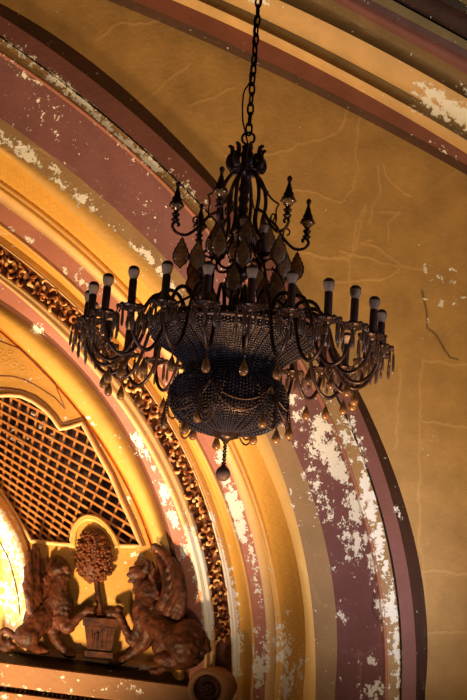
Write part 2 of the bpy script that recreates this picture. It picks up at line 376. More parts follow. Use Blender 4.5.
# ------------------------------------------------------------------ arch edges (seen outline, each at its own depth)
CX, CY = -300.0, 690.0
A_ = [(0,3),(43,28),(86,58),(141,105),(171,131),(200,161),(357,395),(371,420),(395,462),(410,515),(420,573),(425,632),(425,700)]
B_ = [(0,34),(51,73),(99,109),(141,146),(188,188),(347,420),(373,478),(389,542),(399,600),(402,647),(401,700)]
C_ = [(0,51),(64,92),(111,133),(171,188),(334,420),(352,473),(371,531),(381,584),(387,647),(388,700)]
D_ = [(0,118),(43,148),(86,184),(103,200),(283,420),(310,489),(326,547),(334,616),(335,700)]
E_ = [(0,143),(34,169),(77,200),(125,239),(150,264),(270,446),(290,500),(307,563),(314,630),(315,700)]
EDGES = [
 (A_, 0.0), ([(0,16),(52,50),(100,85),(362,422),(388,480),(409,570),(415.5,660),(415.5,700)], -.07), (B_, -.07), ((2, -2.2), -.01), (C_, -.01), ((4, -4.5), 0.02),
 (D_, .30), (E_, .34),
 ([(0,152.5),(46,187),(100,241),(274,480),(283,510),(303,630),(303,700)], .36),
 ([(0,180),(64,228.5),(100,261),(250,480),(260,510),(280,630),(281,700)], .76),
 ([(0,192),(100,277),(243,480),(252,510),(272,630),(273,700)], .76),
 ([(0,202),(94,280),(218,440),(233,480),(245,510),(264,630),(265,700)], .80),
 ([(0,222),(64,278),(200,440),(216,480),(229,510),(252,630),(253,700)], .84),
 ([(0,226),(64,282),(197,440),(213,480),(226,510),(249,630),(250,700)], .84),
 ([(0,240),(43,275),(183.5,440),(199,480),(214,510),(235.5,630),(237,700)], 1.0),
 ([(0,247),(21,257),(54,287),(81,316),(142,380),(177,440),(195,480),(210,510),(229.5,630),(231,700)], .98),
 ([(0,272),(75,331),(117,380),(156,440),(180,480),(195,510),(212,630),(213,700)], 1.02),
 ([(0,281),(101,384),(144,440),(164,480),(177,504),(191,560),(201,630),(202,700)], 1.0),
 ([(0,299),(71,356),(93,384),(134,440),(150,480),(161,504),(176,553),(187,630),(189,700)], 1.1),
 ([(0,305),(90,389),(130,440),(146,480),(156,504),(171,553),(182,630),(184,700)], 1.2),
 ([(0,326),(49,376),(90,421),(119,465),(140,504),(155,544),(165,600),(168,700)], 1.3),
 ((20, -5), 1.37)]
TH0, TH1 = math.radians(-14), math.radians(84)
RF = []
for pts, d in EDGES:
    if len(pts) == 2 and not isinstance(pts[0], tuple):
        k, off = pts; g = RF[k]; RF.append(lambda t, g=g, off=off: g(t)+off); continue
    P = np.array(pts, float); th = np.arctan2(CY-P[:, 1], P[:, 0]-CX); r = np.hypot(P[:, 0]-CX, P[:, 1]-CY)
    c = np.polyfit(th, r, 4 if len(P) > 9 else 3); tm = th.max(); dc = np.polyder(c)
    r0 = np.polyval(c, 0.)
    def f(t, c=c, tm=tm, dc=dc, r0=r0):
        t = np.asarray(t, float); tt = np.clip(t, 0, tm)
        r = np.polyval(c, tt)+np.clip(t-tm, 0, 9)*np.polyval(dc, tm)
        return np.where(t < 0, r0/np.cos(t), r)
    RF.append(f)
def edge_r(i, t): return RF[i](t)
def band(name, i, j, mat, nv=4, bulge=0., nu=300, base=0., t0=TH0, t1=TH1, ramp_=None):
    t = np.linspace(t0, t1, nu)[:, None]; s = np.linspace(0, 1, nv)[None]
    ri = RF[i](t); rj = np.minimum(RF[j](t), ri-.6); r = ri+(rj-ri)*s
    d = EDGES[i][1]+(EDGES[j][1]-EDGES[i][1])*s-bulge*(np.sin(PI*s) if nv < 12 or bulge <= 0 else np.maximum(abs(np.sin(2*PI*s)), .9*(s > .42)*(s < .5)))
    X = CX+r*np.cos(t); Y = CY-r*np.sin(t)
    return struct(link(name, grid_mesh(name, X, Y, d+0*X, base=base), mat))

# main wall, from the outer arch edge outwards
t = np.concatenate([np.linspace(TH0, math.radians(2), 60)[:-1], np.linspace(math.radians(2), math.radians(66), 560), np.linspace(math.radians(66), TH1, 40)[1:]])[:, None]
s = np.concatenate([np.linspace(0, .72, 330), np.linspace(.72, 1, 25)[1:]])[None]
r0 = RF[0](t); r1 = np.maximum(r0+560, 1250); r = r0+(r1-r0)*s*1.0
X = CX+r*np.cos(t); Y = CY-r*np.sin(t)
struct(link('wall_back', grid_mesh('wall_back', X, Y, 0*X), M['wall']))
bands = [('trim_1', 0, 1, 'brown', 5, .0, 0), ('trim_2', 1, 2, 'purple', 8, 0, -.05), ('trim_3', 2, 3, 'black', 5, -.06, 0), ('trim_4', 3, 4, 'ochre', 8, 0, .26),
 ('trim_5', 4, 5, 'bead', 6, .03, .05), ('trim_6', 5, 6, 'plum', 26, -.02, .10), ('trim_7', 6, 7, 'tan', 9, 0, .12), ('trim_8', 7, 8, 'gold', 5, .015, 0),
 ('trim_9', 8, 9, 'patterned', 14, -.05, 0), ('trim_10', 9, 10, 'gold', 15, .025, .15), ('trim_11', 10, 11, 'cream', 5, -.015, .05), ('trim_12', 11, 12, 'pink', 8, 0, .18),
 ('trim_13', 12, 13, 'gold', 5, .02, .15), ('trim_14', 13, 14, 'cove', 8, -.07, .05), ('trim_15', 14, 15, 'cream', 15, .025, .1),
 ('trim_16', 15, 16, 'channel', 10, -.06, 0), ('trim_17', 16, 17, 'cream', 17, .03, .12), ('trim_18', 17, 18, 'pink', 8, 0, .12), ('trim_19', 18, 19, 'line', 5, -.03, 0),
 ('trim_20', 19, 20, 'cove', 9, .08, .12), ('trim_21', 20, 21, 'groove', 5, -.06, 0)]
for nm, i, j, mt, nv, bu, ba in bands: band(nm, i, j, M[mt], nv, bu, base=ba)

# carved leaf scrolls lying in the channel of the arch
def frieze():
    b = MB(); t0, t1 = math.radians(5), math.radians(80); n = 50
    for k in range(n*3):
        t = t0+(t1-t0)*(k+.5)/(n*3)
        ro, ri = float(RF[15](t)), float(RF[16](t)); w_ = ro-ri
        lane = (k % 3); sgn = 1 if (k//3) % 2 else -1
        vv = .5+(lane-1)*.30+rnd.uniform(-.06, .06)
        rc = ri+w_*vv; cx_ = CX+rc*math.cos(t); cy_ = CY-rc*math.sin(t)
        rad = w_*rnd.uniform(.17, .27); a0 = t+sgn*rnd.uniform(.2, 2.6)+rnd.choice([0, PI]); sweep = sgn*rnd.uniform(3.2, 5.2)
        pts = []; rs = []
        for q in range(9):
            u = q/8; a = a0+sweep*u; rr = rad*(1.15-.75*u)
            X_, Y_ = cx_+rr*math.cos(a), cy_-rr*math.sin(a)
            pts.append(W(np.array(X_), np.array(Y_), 1.03-.06*math.sin(u*2.6)))
            rs.append(.0094*(rad*.34)*(.35+1.0*math.sin(min(1, u*1.15+.1)*PI*.85)))
        b.tube(pts, rs, 6)
        if lane == 1:   # broad leaf lobe
            for g in range(3):
                a = a0+g*1.9; X_, Y_ = cx_+w_*.22*math.cos(a), cy_-w_*.22*math.sin(a)
                b.ball(W(np.array(X_), np.array(Y_), .99), .0094*w_*.12, 5, sc=(1, .7, 1.3))
    return struct(b.build('trim_22', M['frieze']))
frieze()

# ------------------------------------------------------------------ moulding overhead
BE = [([(107,0),(180,31.5),(260,66),(320,96),(367,121),(467,175)], .0), ([(98,-14),(180,21),(320,87),(367,111),(467,165)], -.12),
 ([(173,0),(180,3.6),(320,70),(367,94),(467,154)], -.16), ([(198,0),(320,61),(367,81),(467,141)], -.30), ([(222,0),(320,46),(367,71),(467,127)], -.28),
 ([(277,0),(320,18),(367,44),(467,98.5)], -.62), ([(331,0),(367,18),(467,74)], -.70), ([(352,0),(367,7),(467,58)], -.80), ([(371,0),(467,50)], -.84), ([(392,0),(467,41)], -.90), ([(398,0),(467,38)], -.88), ([(440,0),(467,14)], -1.0), ([(458,0),(467,5)], -1.04), ([(500,0),(545,25)], -1.3)]
BFN = []
for pts, d in BE:
    P = np.array(pts, float); c = np.polyfit(P[:, 0], P[:, 1], 2 if len(P) > 3 else 1); BFN.append(c)
def beam(name, i, mat, nv=6, bulge=0., base=0.):
    x = np.linspace(-140, 620, 330)[:, None]; s = np.linspace(0, 1, nv)[None]
    a = np.polyval(BFN[i], np.clip(x, 90, 480)); a = a+np.where(x > 480, (x-480)*.56, 0)+np.where(x < 90, (x-90)*.40, 0)
    k = i+1; b_ = np.polyval(BFN[k], np.clip(x, 90, 480)); b_ = b_+np.where(x > 480, (x-480)*.56, 0)+np.where(x < 90, (x-90)*.40, 0)
    Y = a+(b_-a)*s; X = x+0*s; d = BE[i][1]+(BE[k][1]-BE[i][1])*s-bulge*np.sin(PI*s)
    return struct(link(name, grid_mesh(name, X, Y, d+0*X, base=base), mat))
for k, (mt, nv, bu) in enumerate([('brown', 5, 0), ('beamred', 7, 0), ('beamgold', 6, .02), ('beamdark', 6, -.04), ('beamgold', 12, .03), ('beamdark', 10, -.06), ('purple', 6, .03), ('beampurple', 5, 0), ('olive', 5, 0), ('black', 3, -.02), ('oxblood', 8, .02), ('black', 3, 0), ('olive', 10, .03)]):
    beam('trim_%d' % (23+k), k, M[mt], nv, bu)

# ------------------------------------------------------------------ gold panel with the grille opening
PD = 1.36
OPEN = [(-34,412),(-20,401),(-8,396.5),(0,395.5),(9,395),(21,396),(33,401.5),(45,410),(52.5,418),(60,429),(70,427),(82,423),(88,434),(96.5,450),(111,476),(121,500),(132,524),(141,546),
 (119,546),(114.5,537),(109,529),(104,523),(99,519),(93,516.5),(87,516),(82,517.5),(78,521),(74.5,526),(72.3,533),(71,545),(31,541),(23,528),(14,513),(7,502),(0,491),(-15,472),(-34,455)]
def poly_fill(name, outer, holes, d, mat, base=0., parent=None):
    bm = bmesh.new(); es = []
    for lp in [outer]+holes:
        # subdivide so that the wear marks have vertices near them
        vs = [bm.verts.new(tuple(W(np.array(float(x)), np.array(float(y)), d))) for x, y in lp]
        es += [bm.edges.new((vs[i], vs[(i+1) % len(vs)])) for i in range(len(vs))]
    bmesh.ops.triangle_fill(bm, use_beauty=True, edges=es)
    me = bpy.data.meshes.new(name); 
    for _ in range(5):
        bmesh.ops.subdivide_edges(bm, edges=[e for e in bm.edges if e.calc_length() > .07], cuts=1)
        bmesh.ops.triangulate(bm, faces=bm.faces[:])
    bm.to_mesh(me); bm.free()
    co = np.zeros(len(me.vertices)*3); me.vertices.foreach_get('co', co); co = co.reshape(-1, 3)
    X, Y = project(co); pe, cr, ga = wear(X, Y)
    for nm, v in (('peel', pe+base), ('crack', cr), ('gash', ga)):
        a = me.attributes.new(nm, 'FLOAT', 'POINT'); a.data.foreach_set('value', v.astype(np.float32))
    return link(name, me, mat, parent, False)
def project(P):
    v = P-CAM; z = v@fw; return 233.5+F*(v@RT)/z, 350-F*(v@UP)/z
tt = np.linspace(math.radians(-2), math.radians(84), 60)
rr = RF[21](tt)+1
OUT = [(float(CX+r*math.cos(t)), float(CY-r*math.sin(t))) for t, r in zip(tt, rr)]
OUT = OUT+[(-200, OUT[-1][1]), (-200, 720), (OUT[0][0], 720)]
struct(poly_fill('wall_niche', OUT, [OPEN], PD, M['panel'], .1))
def wpt(x, y, d): return W(np.array(float(x)), np.array(float(y)), d)
# thin scored lines and mouldings on the panel
b = MB()
b.tube([wpt(x, y, PD) for x, y in [(0,341),(20,349),(40,366),(55,384),(65,409)]], .006, 6)
b.tube([wpt(x, y, PD) for x, y in [(0,376),(12,376.5),(25,380),(40,388),(55,398),(65,409)]], .006, 6)
struct(b.build('trim_37', M['line']))
b = MB()   # painted arabesque
for (x, y, r, s0) in [(5,358,5,1),(14,365,4,-1),(22,368,4,1),(0,352,4,-1),(-8,348,5,1),(10,352,3,1)]:
    b.tube([wpt(x+r*(1-u*.7)*math.cos(s0*u*6), y+r*(1-u*.7)*math.sin(s0*u*6), PD) for u in np.linspace(0, 1, 12)], .004, 5)
struct(b.build('trim_38', M['cove']))

# grille: frame moulding, lattice and the dark space behind
gr = empty('lattice_grille', wpt(60, 540, PD))
thing(gr, 'diagonal wooden lattice grille set in the gold panel at left, above the griffins', 'grille')
def wp_children(o, parent):  # keep world placement
    o.parent = parent; o.matrix_parent_inverse = Matrix.Translation(-parent.location)
b = MB(); op = [wpt(x, y, PD-.012) for x, y in OPEN]
dense = []
for i in range(len(op)):
    a, c = Vector(op[i]), Vector(op[(i+1) % len(op)])
    for k in range(3): dense.append(a.lerp(c, k/3))
b.tube(dense, .022, 8, closed=True)
o = b.build('frame_moulding', M['cream']); wp_children(o, gr)
# outer dark rebate line
b = MB()
b.tube([wpt(x, y, PD-.004) for x, y in [(-30,396),(-14,390),(0,388.5),(9,389),(22,391),(36,396.5),(47,405),(57,416),(62,424),(70,422),(83,418),(91,432),(100,448),(114,473),(124,496),(135,520),(145,546)]], .009, 6)
o = b.build('rebate_line', M['line']); wp_children(o, gr)
H = None
def homog(src, dst):
    A = []
    for (x, y), (u, v) in zip(src, dst):
        A += [[x, y, 1, 0, 0, 0, -u*x, -u*y], [0, 0, 0, x, y, 1, -v*x, -v*y]]
    h = np.linalg.solve(np.array(A, float), np.array(dst, float).reshape(-1)); return np.append(h, 1).reshape(3, 3)
H = homog([(0,0),(5,0),(3,11),(8,11)], [(6.7,400),(51,422.5),(18.9,498.6),(56.6,525.2)])
def hp(i, j): v = H@np.array([i, j, 1.]); return v[:2]/v[2]
def inside(x, y):
    c = False; n = len(OPEN)
    for k in range(n):
        (x0, y0), (x1, y1) = OPEN[k], OPEN[(k+1) % n]
        if (y0 > y) != (y1 > y) and x < (x1-x0)*(y-y0)/(y1-y0)+x0: c = not c
    return c
def lath(fn, b, d, hw):
    run = []
    us = np.linspace(-30, 40, 1401)
    def flush():
        if len(run) > 8:
            p0, p1 = run[0], run[-1]
            dx, dy = p1[0]-p0[0], p1[1]-p0[1]; L = math.hypot(dx, dy); nx, ny = -dy/L*hw, dx/L*hw
            p0 = (p0[0]-dx/L*1.2, p0[1]-dy/L*1.2); p1 = (p1[0]+dx/L*1.2, p1[1]+dy/L*1.2)
            c = [(p0[0]+nx, p0[1]+ny), (p1[0]+nx, p1[1]+ny), (p1[0]-nx, p1[1]-ny), (p0[0]-nx, p0[1]-ny)]
            b.box([wpt(x, y, d) for x, y in c]+[wpt(x, y, d+.02) for x, y in c])
        run.clear()
    for u in us:
        p = fn(u)
        if -36 < p[0] < 150 and 380 < p[1] < 560 and inside(*p): run.append(p)
        else: flush()
    flush()
b = MB(); b2 = MB()
for k in range(-14, 26):
    lath(lambda u, k=k: hp(u, k+.5), b, PD+.03, 1.15)
    lath(lambda u, k=k: hp(k+.5, u), b2, PD+.052, 1.15)
o = b.build('lattice', M['lattice'], smooth=False); wp_children(o, gr)
o = b2.build('lattice', M['lattice'], smooth=False); wp_children(o, gr)
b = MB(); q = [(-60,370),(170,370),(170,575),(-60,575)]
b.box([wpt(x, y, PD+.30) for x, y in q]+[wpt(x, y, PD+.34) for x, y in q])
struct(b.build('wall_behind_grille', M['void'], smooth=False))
# pale rubble caught behind the lattice
for n_, (x, y, r) in enumerate([(43.5,410.5,2.8),(34,413,3.6),(11,437.5,3.0),(14,428.5,3.2),(20,440,3.4),(6,431,2.4),(26,437,2.4),(41,425,3),(31,427,2.6),(49,437,2.8)]):
    b = MB(); c0 = wpt(x, y, PD+.18)
    b.ball(c0, .0105*r, 5, sc=(1, .6, .8))
    for k in range(3): b.ball(Vector(c0)+Vector((rnd.uniform(-1, 1), 0, rnd.uniform(-1, 1)))*.012*r, .006*r, 4, sc=(1, .6, .8))
    b.ball(c0+np.array([0, .06, 0]), .008*r, 4, sc=(1, 1.6, 1))
    o = b.build('plaster_lump', M['dust'], smooth=False)
    thing(o, 'pale lump of fallen plaster caught behind the wooden lattice', 'plaster lump', 'plaster lumps behind the lattice')

# small arch around the clipped tree
b = MB()
outer = [(119,548),(114.5,537),(109,529),(104,523),(99,519),(93,516.5),(87,516),(82,517.5),(78,521),(74.5,526),(72.3,533),(71,547)]
inner = [(113.5,548),(110,538),(106,531.5),(101.5,526),(97,523),(92.5,521.3),(88,521),(84,522.3),(80.5,525.5),(77.5,530),(76,536),(75.5,549)]
mid = [((a[0]+c[0])/2, (a[1]+c[1])/2) for a, c in zip(outer, inner)]
b.tube(smooth_path([wpt(x, y, PD-.01) for x, y in mid], 4), .026, 8)
b.tube(smooth_path([wpt(x, y, PD-.03) for x, y in outer], 4), .012, 6)
struct(b.build('trim_39', M['gold']))

# lunette moulding and scarred plaster, lower left
arc = [(-40,448),(-15,474),(0,494),(10,508),(19,524),(26,541),(30,560),(32,590),(33,640)]
arc2 = [(x-7+max(0, (540-y))*-.02, y+11) for x, y in arc]
arc3 = [(x-14, y+19) for x, y in arc]
def strip(name, a, c, da, dc, mat, nv=6, bulge=0., base=0.):
    n = 60
    def rs(p):
        p = np.array(smooth_path([(x, y, 0) for x, y in p], 10))[:, :2]; L = np.concatenate([[0], np.cumsum(np.hypot(*np.diff(p, axis=0).T))]); u = np.linspace(0, L[-1], n)
        return np.stack([np.interp(u, L, p[:, 0]), np.interp(u, L, p[:, 1])], 1)
    p, q_ = rs(a), rs(c); s = np.linspace(0, 1, nv)[None, :, None]
    G = p[:, None]*(1-s)+q_[:, None]*s; d = da+(dc-da)*s[..., 0]-bulge*np.sin(PI*s[..., 0])
    return struct(link(name, grid_mesh(name, G[..., 0], G[..., 1], d+0*G[..., 0], base=base), mat))
strip('trim_40', arc, arc2, PD-.02, PD-.16, M['cream'], 7, .04, .05)
strip('trim_41', arc2, [(-60,470),(-50,500),(-40,530),(-34,550),(-30,570),(-30,590),(-30,610),(-30,630),(-30,650)], PD-.16, PD+.34, M['lunette'], 40, .03, .12)

# ------------------------------------------------------------------ ledge under the reliefs
def ly(x, y0): return y0+.128*x     # seen line of the ledge, y0 at x=0
xs = np.linspace(-160, 205, 80)[:, None]
def shelf(name, levels, mat, base=0., nv=8):
    seq = []
    for (ya, da), (yb, db) in zip(levels[:-1], levels[1:]):
        s = np.linspace(0, 1, nv)[None, :-1]
        seq.append((ya+(yb-ya)*s, da+(db-da)*s))
    Y0 = np.concatenate([a for a, _ in seq]+[np.array([[levels[-1][0]]])], 1); D0 = np.concatenate([a for _, a in seq]+[np.array([[levels[-1][1]]])], 1)
    X = xs+0*Y0; return struct(link(name, grid_mesh(name, X, ly(X, Y0), D0+0*X, base=base), mat, smooth=False))
shelf('trim_42', [(643, PD), (647, PD-.05), (650, PD-.06)], M['cream'], .15, 4)
shelf('trim_43', [(650, PD-.06), (651.5, PD-.10), (661.5, PD-.26)], M['ledgeshade'], 0, 5)  # ledge-top shadow held in the paint
shelf('trim_44', [(661.5, PD-.26), (663, PD-.34), (684, PD-.34), (686, PD-.32)], M['ledge'], .1, 9)
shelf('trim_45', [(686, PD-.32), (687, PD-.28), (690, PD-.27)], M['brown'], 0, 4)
shelf('trim_46', [(690, PD-.27), (692, PD-.40), (730, PD-.42), (760, PD-.2)], M['ledge'], .2, 9)
b = MB()
for k in range(62):
    x = -90+k*4.6; c = wpt(x, ly(x, 688), PD-.30)
    b.ball(c, .017, 5, sc=(.8, .8, 1), rot=Matrix.Rotation(.5, 3, 'Y'))
struct(b.build('trim_47', M['frieze']))

# ------------------------------------------------------------------ scroll at the end of the ledge
vo = empty('scroll_bracket', wpt(206.5, 688, 1.0))
thing(vo, 'cream plaster scroll with dark round eye at the right end of the ledge', 'scroll ornament')
c0 = Vector(wpt(207, 689, .62)); back = Vector(wpt(219, 686, 1.05)); ax = (back-c0)
ppm = (Vector(wpt(217, 689, .62))-c0).length/10
R0 = 20*ppm
b = MB(); b.lathe([(R0*.70, .0), (R0*.78, -.02), (R0*.9, -.025), (R0, 0), (R0*1.02, .03), (R0*1.0, ax.length), (R0*.7, ax.length)], 40, 0, c0, ax, cap=False)
o = b.build('scroll_rim', M['ledge']); wp_children(o, vo)
b = MB(); b.lathe([(R0*.71, -.0), (R0*.62, .05), (R0*.5, .06), (R0*.42, .03), (R0*.36, .05), (.001, .05)], 36, 0, c0, ax, cap=False)
o = b.build('scroll_dish', M['bronze']); wp_children(o, vo)
b = MB()
axn = ax.normalized(); e1 = axn.orthogonal().normalized(); e2 = axn.cross(e1); ec = c0+axn*.02
for k in range(7):
    a = k*2*PI/7; b.ball(ec+(e1*math.cos(a)+e2*math.sin(a))*R0*.2, R0*.13, 6)
b.ball(ec-axn*.01, R0*.14, 7)
o = b.build('rosette', M['bronze']); wp_children(o, vo)

# ------------------------------------------------------------------ reliefs: griffins and clipped tree
PX = float(np.linalg.norm(wpt(101, 600, PD)-wpt(100, 600, PD)))
def RP(x, y, h):
    off = .20*min(1, max(0, (48-x)/20))+.42*min(1, max(0, (x-138)/48))
    return Vector(wpt(x, y, PD-off-h*PX))     # h = height off the panel in pixel-sized units
class Sculpt(MB):
    def limb(s, pts, n=12, k=6):
        """pts: (x,y,h,r)"""
        P = smooth_path([RP(x, y, h) for x, y, h, r in pts], k); R_ = np.interp(np.linspace(0, len(pts)-1, len(P)), range(len(pts)), [p[3] for p in pts])
        s.tube(P, [q*PX for q in R_], n)
        s.ball(P[0], R_[0]*PX, 6); s.ball(P[-1], R_[-1]*PX, 6)
    def blob(s, x, y, h, rx, ry=None, rh=None, ang=0):
        ry = ry or rx; rh = rh or min(rx, ry)
        s.ball(RP(x, y, h), PX, 8, sc=(rx, rh, ry), rot=Matrix.Rotation(math.radians(ang), 3, 'Y'))
def sculpted(b, name, mat, parent, vox=.0105, disp=.0, sm=2):
    o = b.build(name, mat); wp_children(o, parent)
    md = o.modifiers.new('remesh', 'REMESH'); md.mode = 'VOXEL'; md.voxel_size = vox; md.use_smooth_shade = True
    if sm: sm_ = o.modifiers.new('smooth', 'SMOOTH'); sm_.iterations = sm; sm_.factor = .5
    if disp:
        tx = bpy.data.textures.new(name+'_relief', 'CLOUDS'); tx.noise_scale = .045; tx.noise_depth = 3
        d = o.modifiers.new('carve', 'DISPLACE'); d.texture = tx; d.strength = disp; d.mid_level = .5; d.texture_coords = 'GLOBAL'
    return o

# left griffin, facing right
g = empty('griffin_relief', RP(45, 650, 0))
thing(g, 'bronze-painted griffin relief left of the potted tree, facing right with upright wing', 'griffin')
b = Sculpt()
b.limb([(30,634,6,11),(38,622,8,12),(48,610,9,12.5),(56,598,9,11),(60,586,9,9),(61,576,9,8)])
b.blob(27,636,7,13,12,10); b.blob(60,604,10,14,17,9); b.blob(46,604,7,17,24,7); b.blob(38,620,7,15,15,8); b.blob(53,588,7,12,14,7); b.blob(52,618,9,14,12,9)
b.limb([(30,644,7,6),(38,649,8,4.5),(45,651,9,3.6)]); b.blob(43,650,10,6,3.6,4); 
for k in range(3): b.blob(46+k*.8,649+k*1.6,11,3.0,1.5,2)
b.limb([(50,620,9,8),(55,636,9,6),(62,648,9,4.6),(68,654,9,3.6)]); b.blob(69,655.5,10,5.5,3,4)
for k in range(3): b.blob(73+k*.3,654+k*1.5,11,2.6,1.2,2)
b.limb([(60,618,12,7.5),(67,628,13,6),(74,622,13,4.8),(82,614,13,3.8),(87,611,13,3.4)]); b.blob(88.5,610,13,5,4.4,4)
for k in range(3): b.blob(92.5,607.5+k*2.6,13.5,2.8,1.3,2)
# head: skull, brow, beak, beard, ears
b.blob(59,570,10,9,10,8); b.blob(64,567,12,6,4,5); b.blob(68,571,11,4,3.2,4,20); b.blob(66,577,11,5,3,4); b.blob(63,582,11,5,6,5)
b.limb([(52,566,9,3.2),(51,560,9,2.2),(53,556,9,1.)]); b.limb([(57,563,10,3),(56,558,10,1.2)]); b.limb([(48,570,9,3),(47,562,9,1.4)])
for k in range(5): b.limb([(66-k*2.4,585,13,1.4),(64-k*2,592,14,1.3),(62-k*2,600,14,.8)])
for k in range(4): b.limb([(49+k,572+k*5,9,2.6),(45+k,578+k*5,10,2),(46+k,583+k*5,10,1)])
for yy in (598, 604, 610, 616):
    for k in range(4): b.blob(52+k*4.5+(yy % 3), yy+k, 17-abs(k-1.5), 3, 3.4, 2.2)
sculpted(b, 'body', M['bronze'], g, disp=.02)
b = Sculpt()
for k, (x0, y0, x1, y1, x2, y2) in enumerate([(44,612,40,585,42,560),(41,612,37,580,38,550),(38,613,33,578,34,546),(35,613,30,580,29,552),(33,612,28,588,26,568),(31,612,28,596,24,584),(31,612,29,604,27,600)]):
    b.limb([(x0,y0,5+k%2,4.2),(x1,y1,5.5+k%2,3.8),(x2,y2,4+k%2,2.4)])
for k in range(5): b.limb([(44-k*3,606-k*1,8,2.8),(42-k*3,596-k*2,8.5,2.6),(41-k*3,588-k*2,7,1.6)])
sculpted(b, 'wing', M['bronze'], g, disp=.015)
b = Sculpt()
b.limb([(20,640,5,3.4),(12,634,5,3.2),(5,630,5,3),(0,634,5,3),(1,641,5,3),(7,644,6,3.2),(10,640,6,2.6)]); b.blob(5,648,5,6,4,4); b.blob(-3,645,5,5,6,4); b.blob(13,646,5,4,3,4)
sculpted(b, 'tail', M['bronze'], g, disp=.012)

# right griffin, facing left
g = empty('griffin_relief', RP(160, 665, 0))
thing(g, 'bronze-painted griffin relief right of the potted tree, facing left, beside the scroll', 'griffin')
b = Sculpt()
b.limb([(186,645,8,15),(174,636,9,14),(160,626,9,13),(149,614,9,13),(146,602,9,11),(143,590,9,9),(140,579,9,8)])
b.blob(187,642,9,17,22,10); b.blob(170,645,9,18,17,9); b.blob(150,612,10,18,25,9); b.blob(164,624,8,18,18,8); b.blob(152,594,8,15,16,8); b.blob(176,660,9,22,9,9)
b.limb([(182,655,11,7),(170,664,11,5),(160,670,11,4)]); b.blob(157,671,12,7,3.4,4)
for k in range(3): b.blob(151+k*.6,670+k*1.6,13,3,1.5,2)
b.limb([(150,628,11,9),(145,642,11,7),(134,652,11,5),(122,660,11,4),(117,663,11,3.4)]); b.blob(115,664,12,6,3,4)
for k in range(3): b.blob(110.5+k*.3,663+k*1.6,13,2.8,1.4,2)
b.limb([(142,620,14,7),(137,634,14,5.5),(132,642,14,4.6),(127,632,14,4.4),(121,619,14,4.2),(116,612,14,3.6)]); b.blob(114,612,14,6,5,4); b.blob(118,609,14,5,4,4)
for k in range(3): b.blob(108.5,610.5+k*2.6,14,3,1.3,2)
b.blob(140,574,10,9,9.5,8); b.blob(134,570,12,5.5,4,5); b.blob(130.5,575,11,3.6,3.2,4); b.blob(131,581,11,3.4,2,3,-20); b.blob(136,590,11,3.6,3,4); b.blob(143,586,10,7,8,6)
b.limb([(146,570,10,3.4),(148,563,10,2.6),(145,559,10,1.2)]); b.limb([(141,566,11,3),(143,561,11,1.4)]); b.limb([(152,576,10,3),(154,568,10,2.4),(152,562,10,1.2)])
for k in range(5): b.limb([(140+k*2.4,592,14,1.5),(142+k*2.2,600,15,1.4),(140+k*2,607,15,.8)])
for k in range(4): b.limb([(150+k*1.6,574+k*6,10,2.6),(154+k*2,580+k*6,11,2.2),(152+k*2,587+k*6,11,1)])
for k in range(4): b.limb([(165+k*6,630+k*2,17,1.2),(168+k*7,640+k*2,18,1.4),(166+k*7,650,17,.8)])
for yy in (604, 611, 618, 625):
    for k in range(4): b.blob(137+k*5+(yy % 3), yy+k, 19-abs(k-1.5), 3.2, 3.6, 2.2)
sculpted(b, 'body', M['bronze'], g, disp=.02)
b = Sculpt()
b.limb([(160,612,8,8),(166,600,8,7),(168,584,8,6),(163,566,7,4.5),(158,556,7,3.6)]);
b.limb([(170,612,7,7),(178,594,7,5.5),(176,574,7,5),(168,558,7,4),(160,549,7,3.2),(154,546,7,3),(153,551,7,2)])
b.limb([(176,616,6,6),(182,598,6,4.5),(181,578,6,4),(173,560,6,3)]); b.limb([(178,620,6,5),(184,602,5,3.6),(184.5,586,5,2.4)])
for k in range(6): b.limb([(172-k*.8,614-k*9,11,2.6),(178-k*1.2,602-k*8,11,2.4),(181-k*2,592-k*7,9,1.4)])
sculpted(b, 'wing', M['bronze'], g, disp=.015)
b = Sculpt()
b.limb([(198,655,7,4),(204,648,8,3.6),(207,642,8,3),(204,637,8,2.6)]); b.blob(202,652,9,4.5,4,4); b.blob(196,660,8,6,4,4); b.blob(208,649,8,3.4,3.4,3)
sculpted(b, 'tail', M['bronze'], g, disp=.012)

# clipped tree in a square tub
g = empty('potted_topiary_relief', RP(100, 655, 0))
thing(g, 'bronze egg-shaped topiary tree relief in a square tub between the two griffins', 'potted tree')
b = Sculpt(); b.blob(94,556,3,18,26.5,9)
for k in range(230):
    a = rnd.uniform(0, 2*PI); q = math.sqrt(rnd.uniform(0, 1)); y = 556+27*q*math.sin(a); wdt = 19.3*(1+.10*math.sin((y-556)/28*1.5))
    x = 94+wdt*q*math.cos(a)+(y-556)*.05
    h = 3+9.5*math.sqrt(max(0, 1-q*q))
    b.ball(RP(x, y, h), PX, 5, sc=(rnd.uniform(1.6, 2.5), 1.5, rnd.uniform(1.3, 2.1)), rot=Matrix.Rotation(rnd.uniform(0, 3), 3, 'Y'))
o = b.build('foliage', M['leafbronze']); wp_children(o, g)
b = Sculpt(); b.limb([(96.5,578,6,3.2),(97.5,590,6,2.8),(99.3,602,6,3),(100.5,615,6,3.6)]); b.blob(100,615,6,6,2.6,5)
sculpted(b, 'trunk', M['bronze'], g, disp=.008)
def slab(b, q, h0, h1):
    b.box([RP(x, y, h1) for x, y in q]+[RP(x, y, h0) for x, y in q])
b = MB(); slab(b, [(84.5,626),(115.8,628),(111,652.5),(87.3,650.5)], 0, 12)
slab(b, [(82.5,617),(118.3,619.5),(118,627.5),(82.8,625.5)], 0, 14); slab(b, [(84.5,650.5),(112.6,653),(112.6,659),(84.5,656.5)], 0, 14)
for k in range(4): b.tube([RP(92+k*5.2, 630, 12), RP(92.6+k*4.4, 649, 12)], .006, 6)
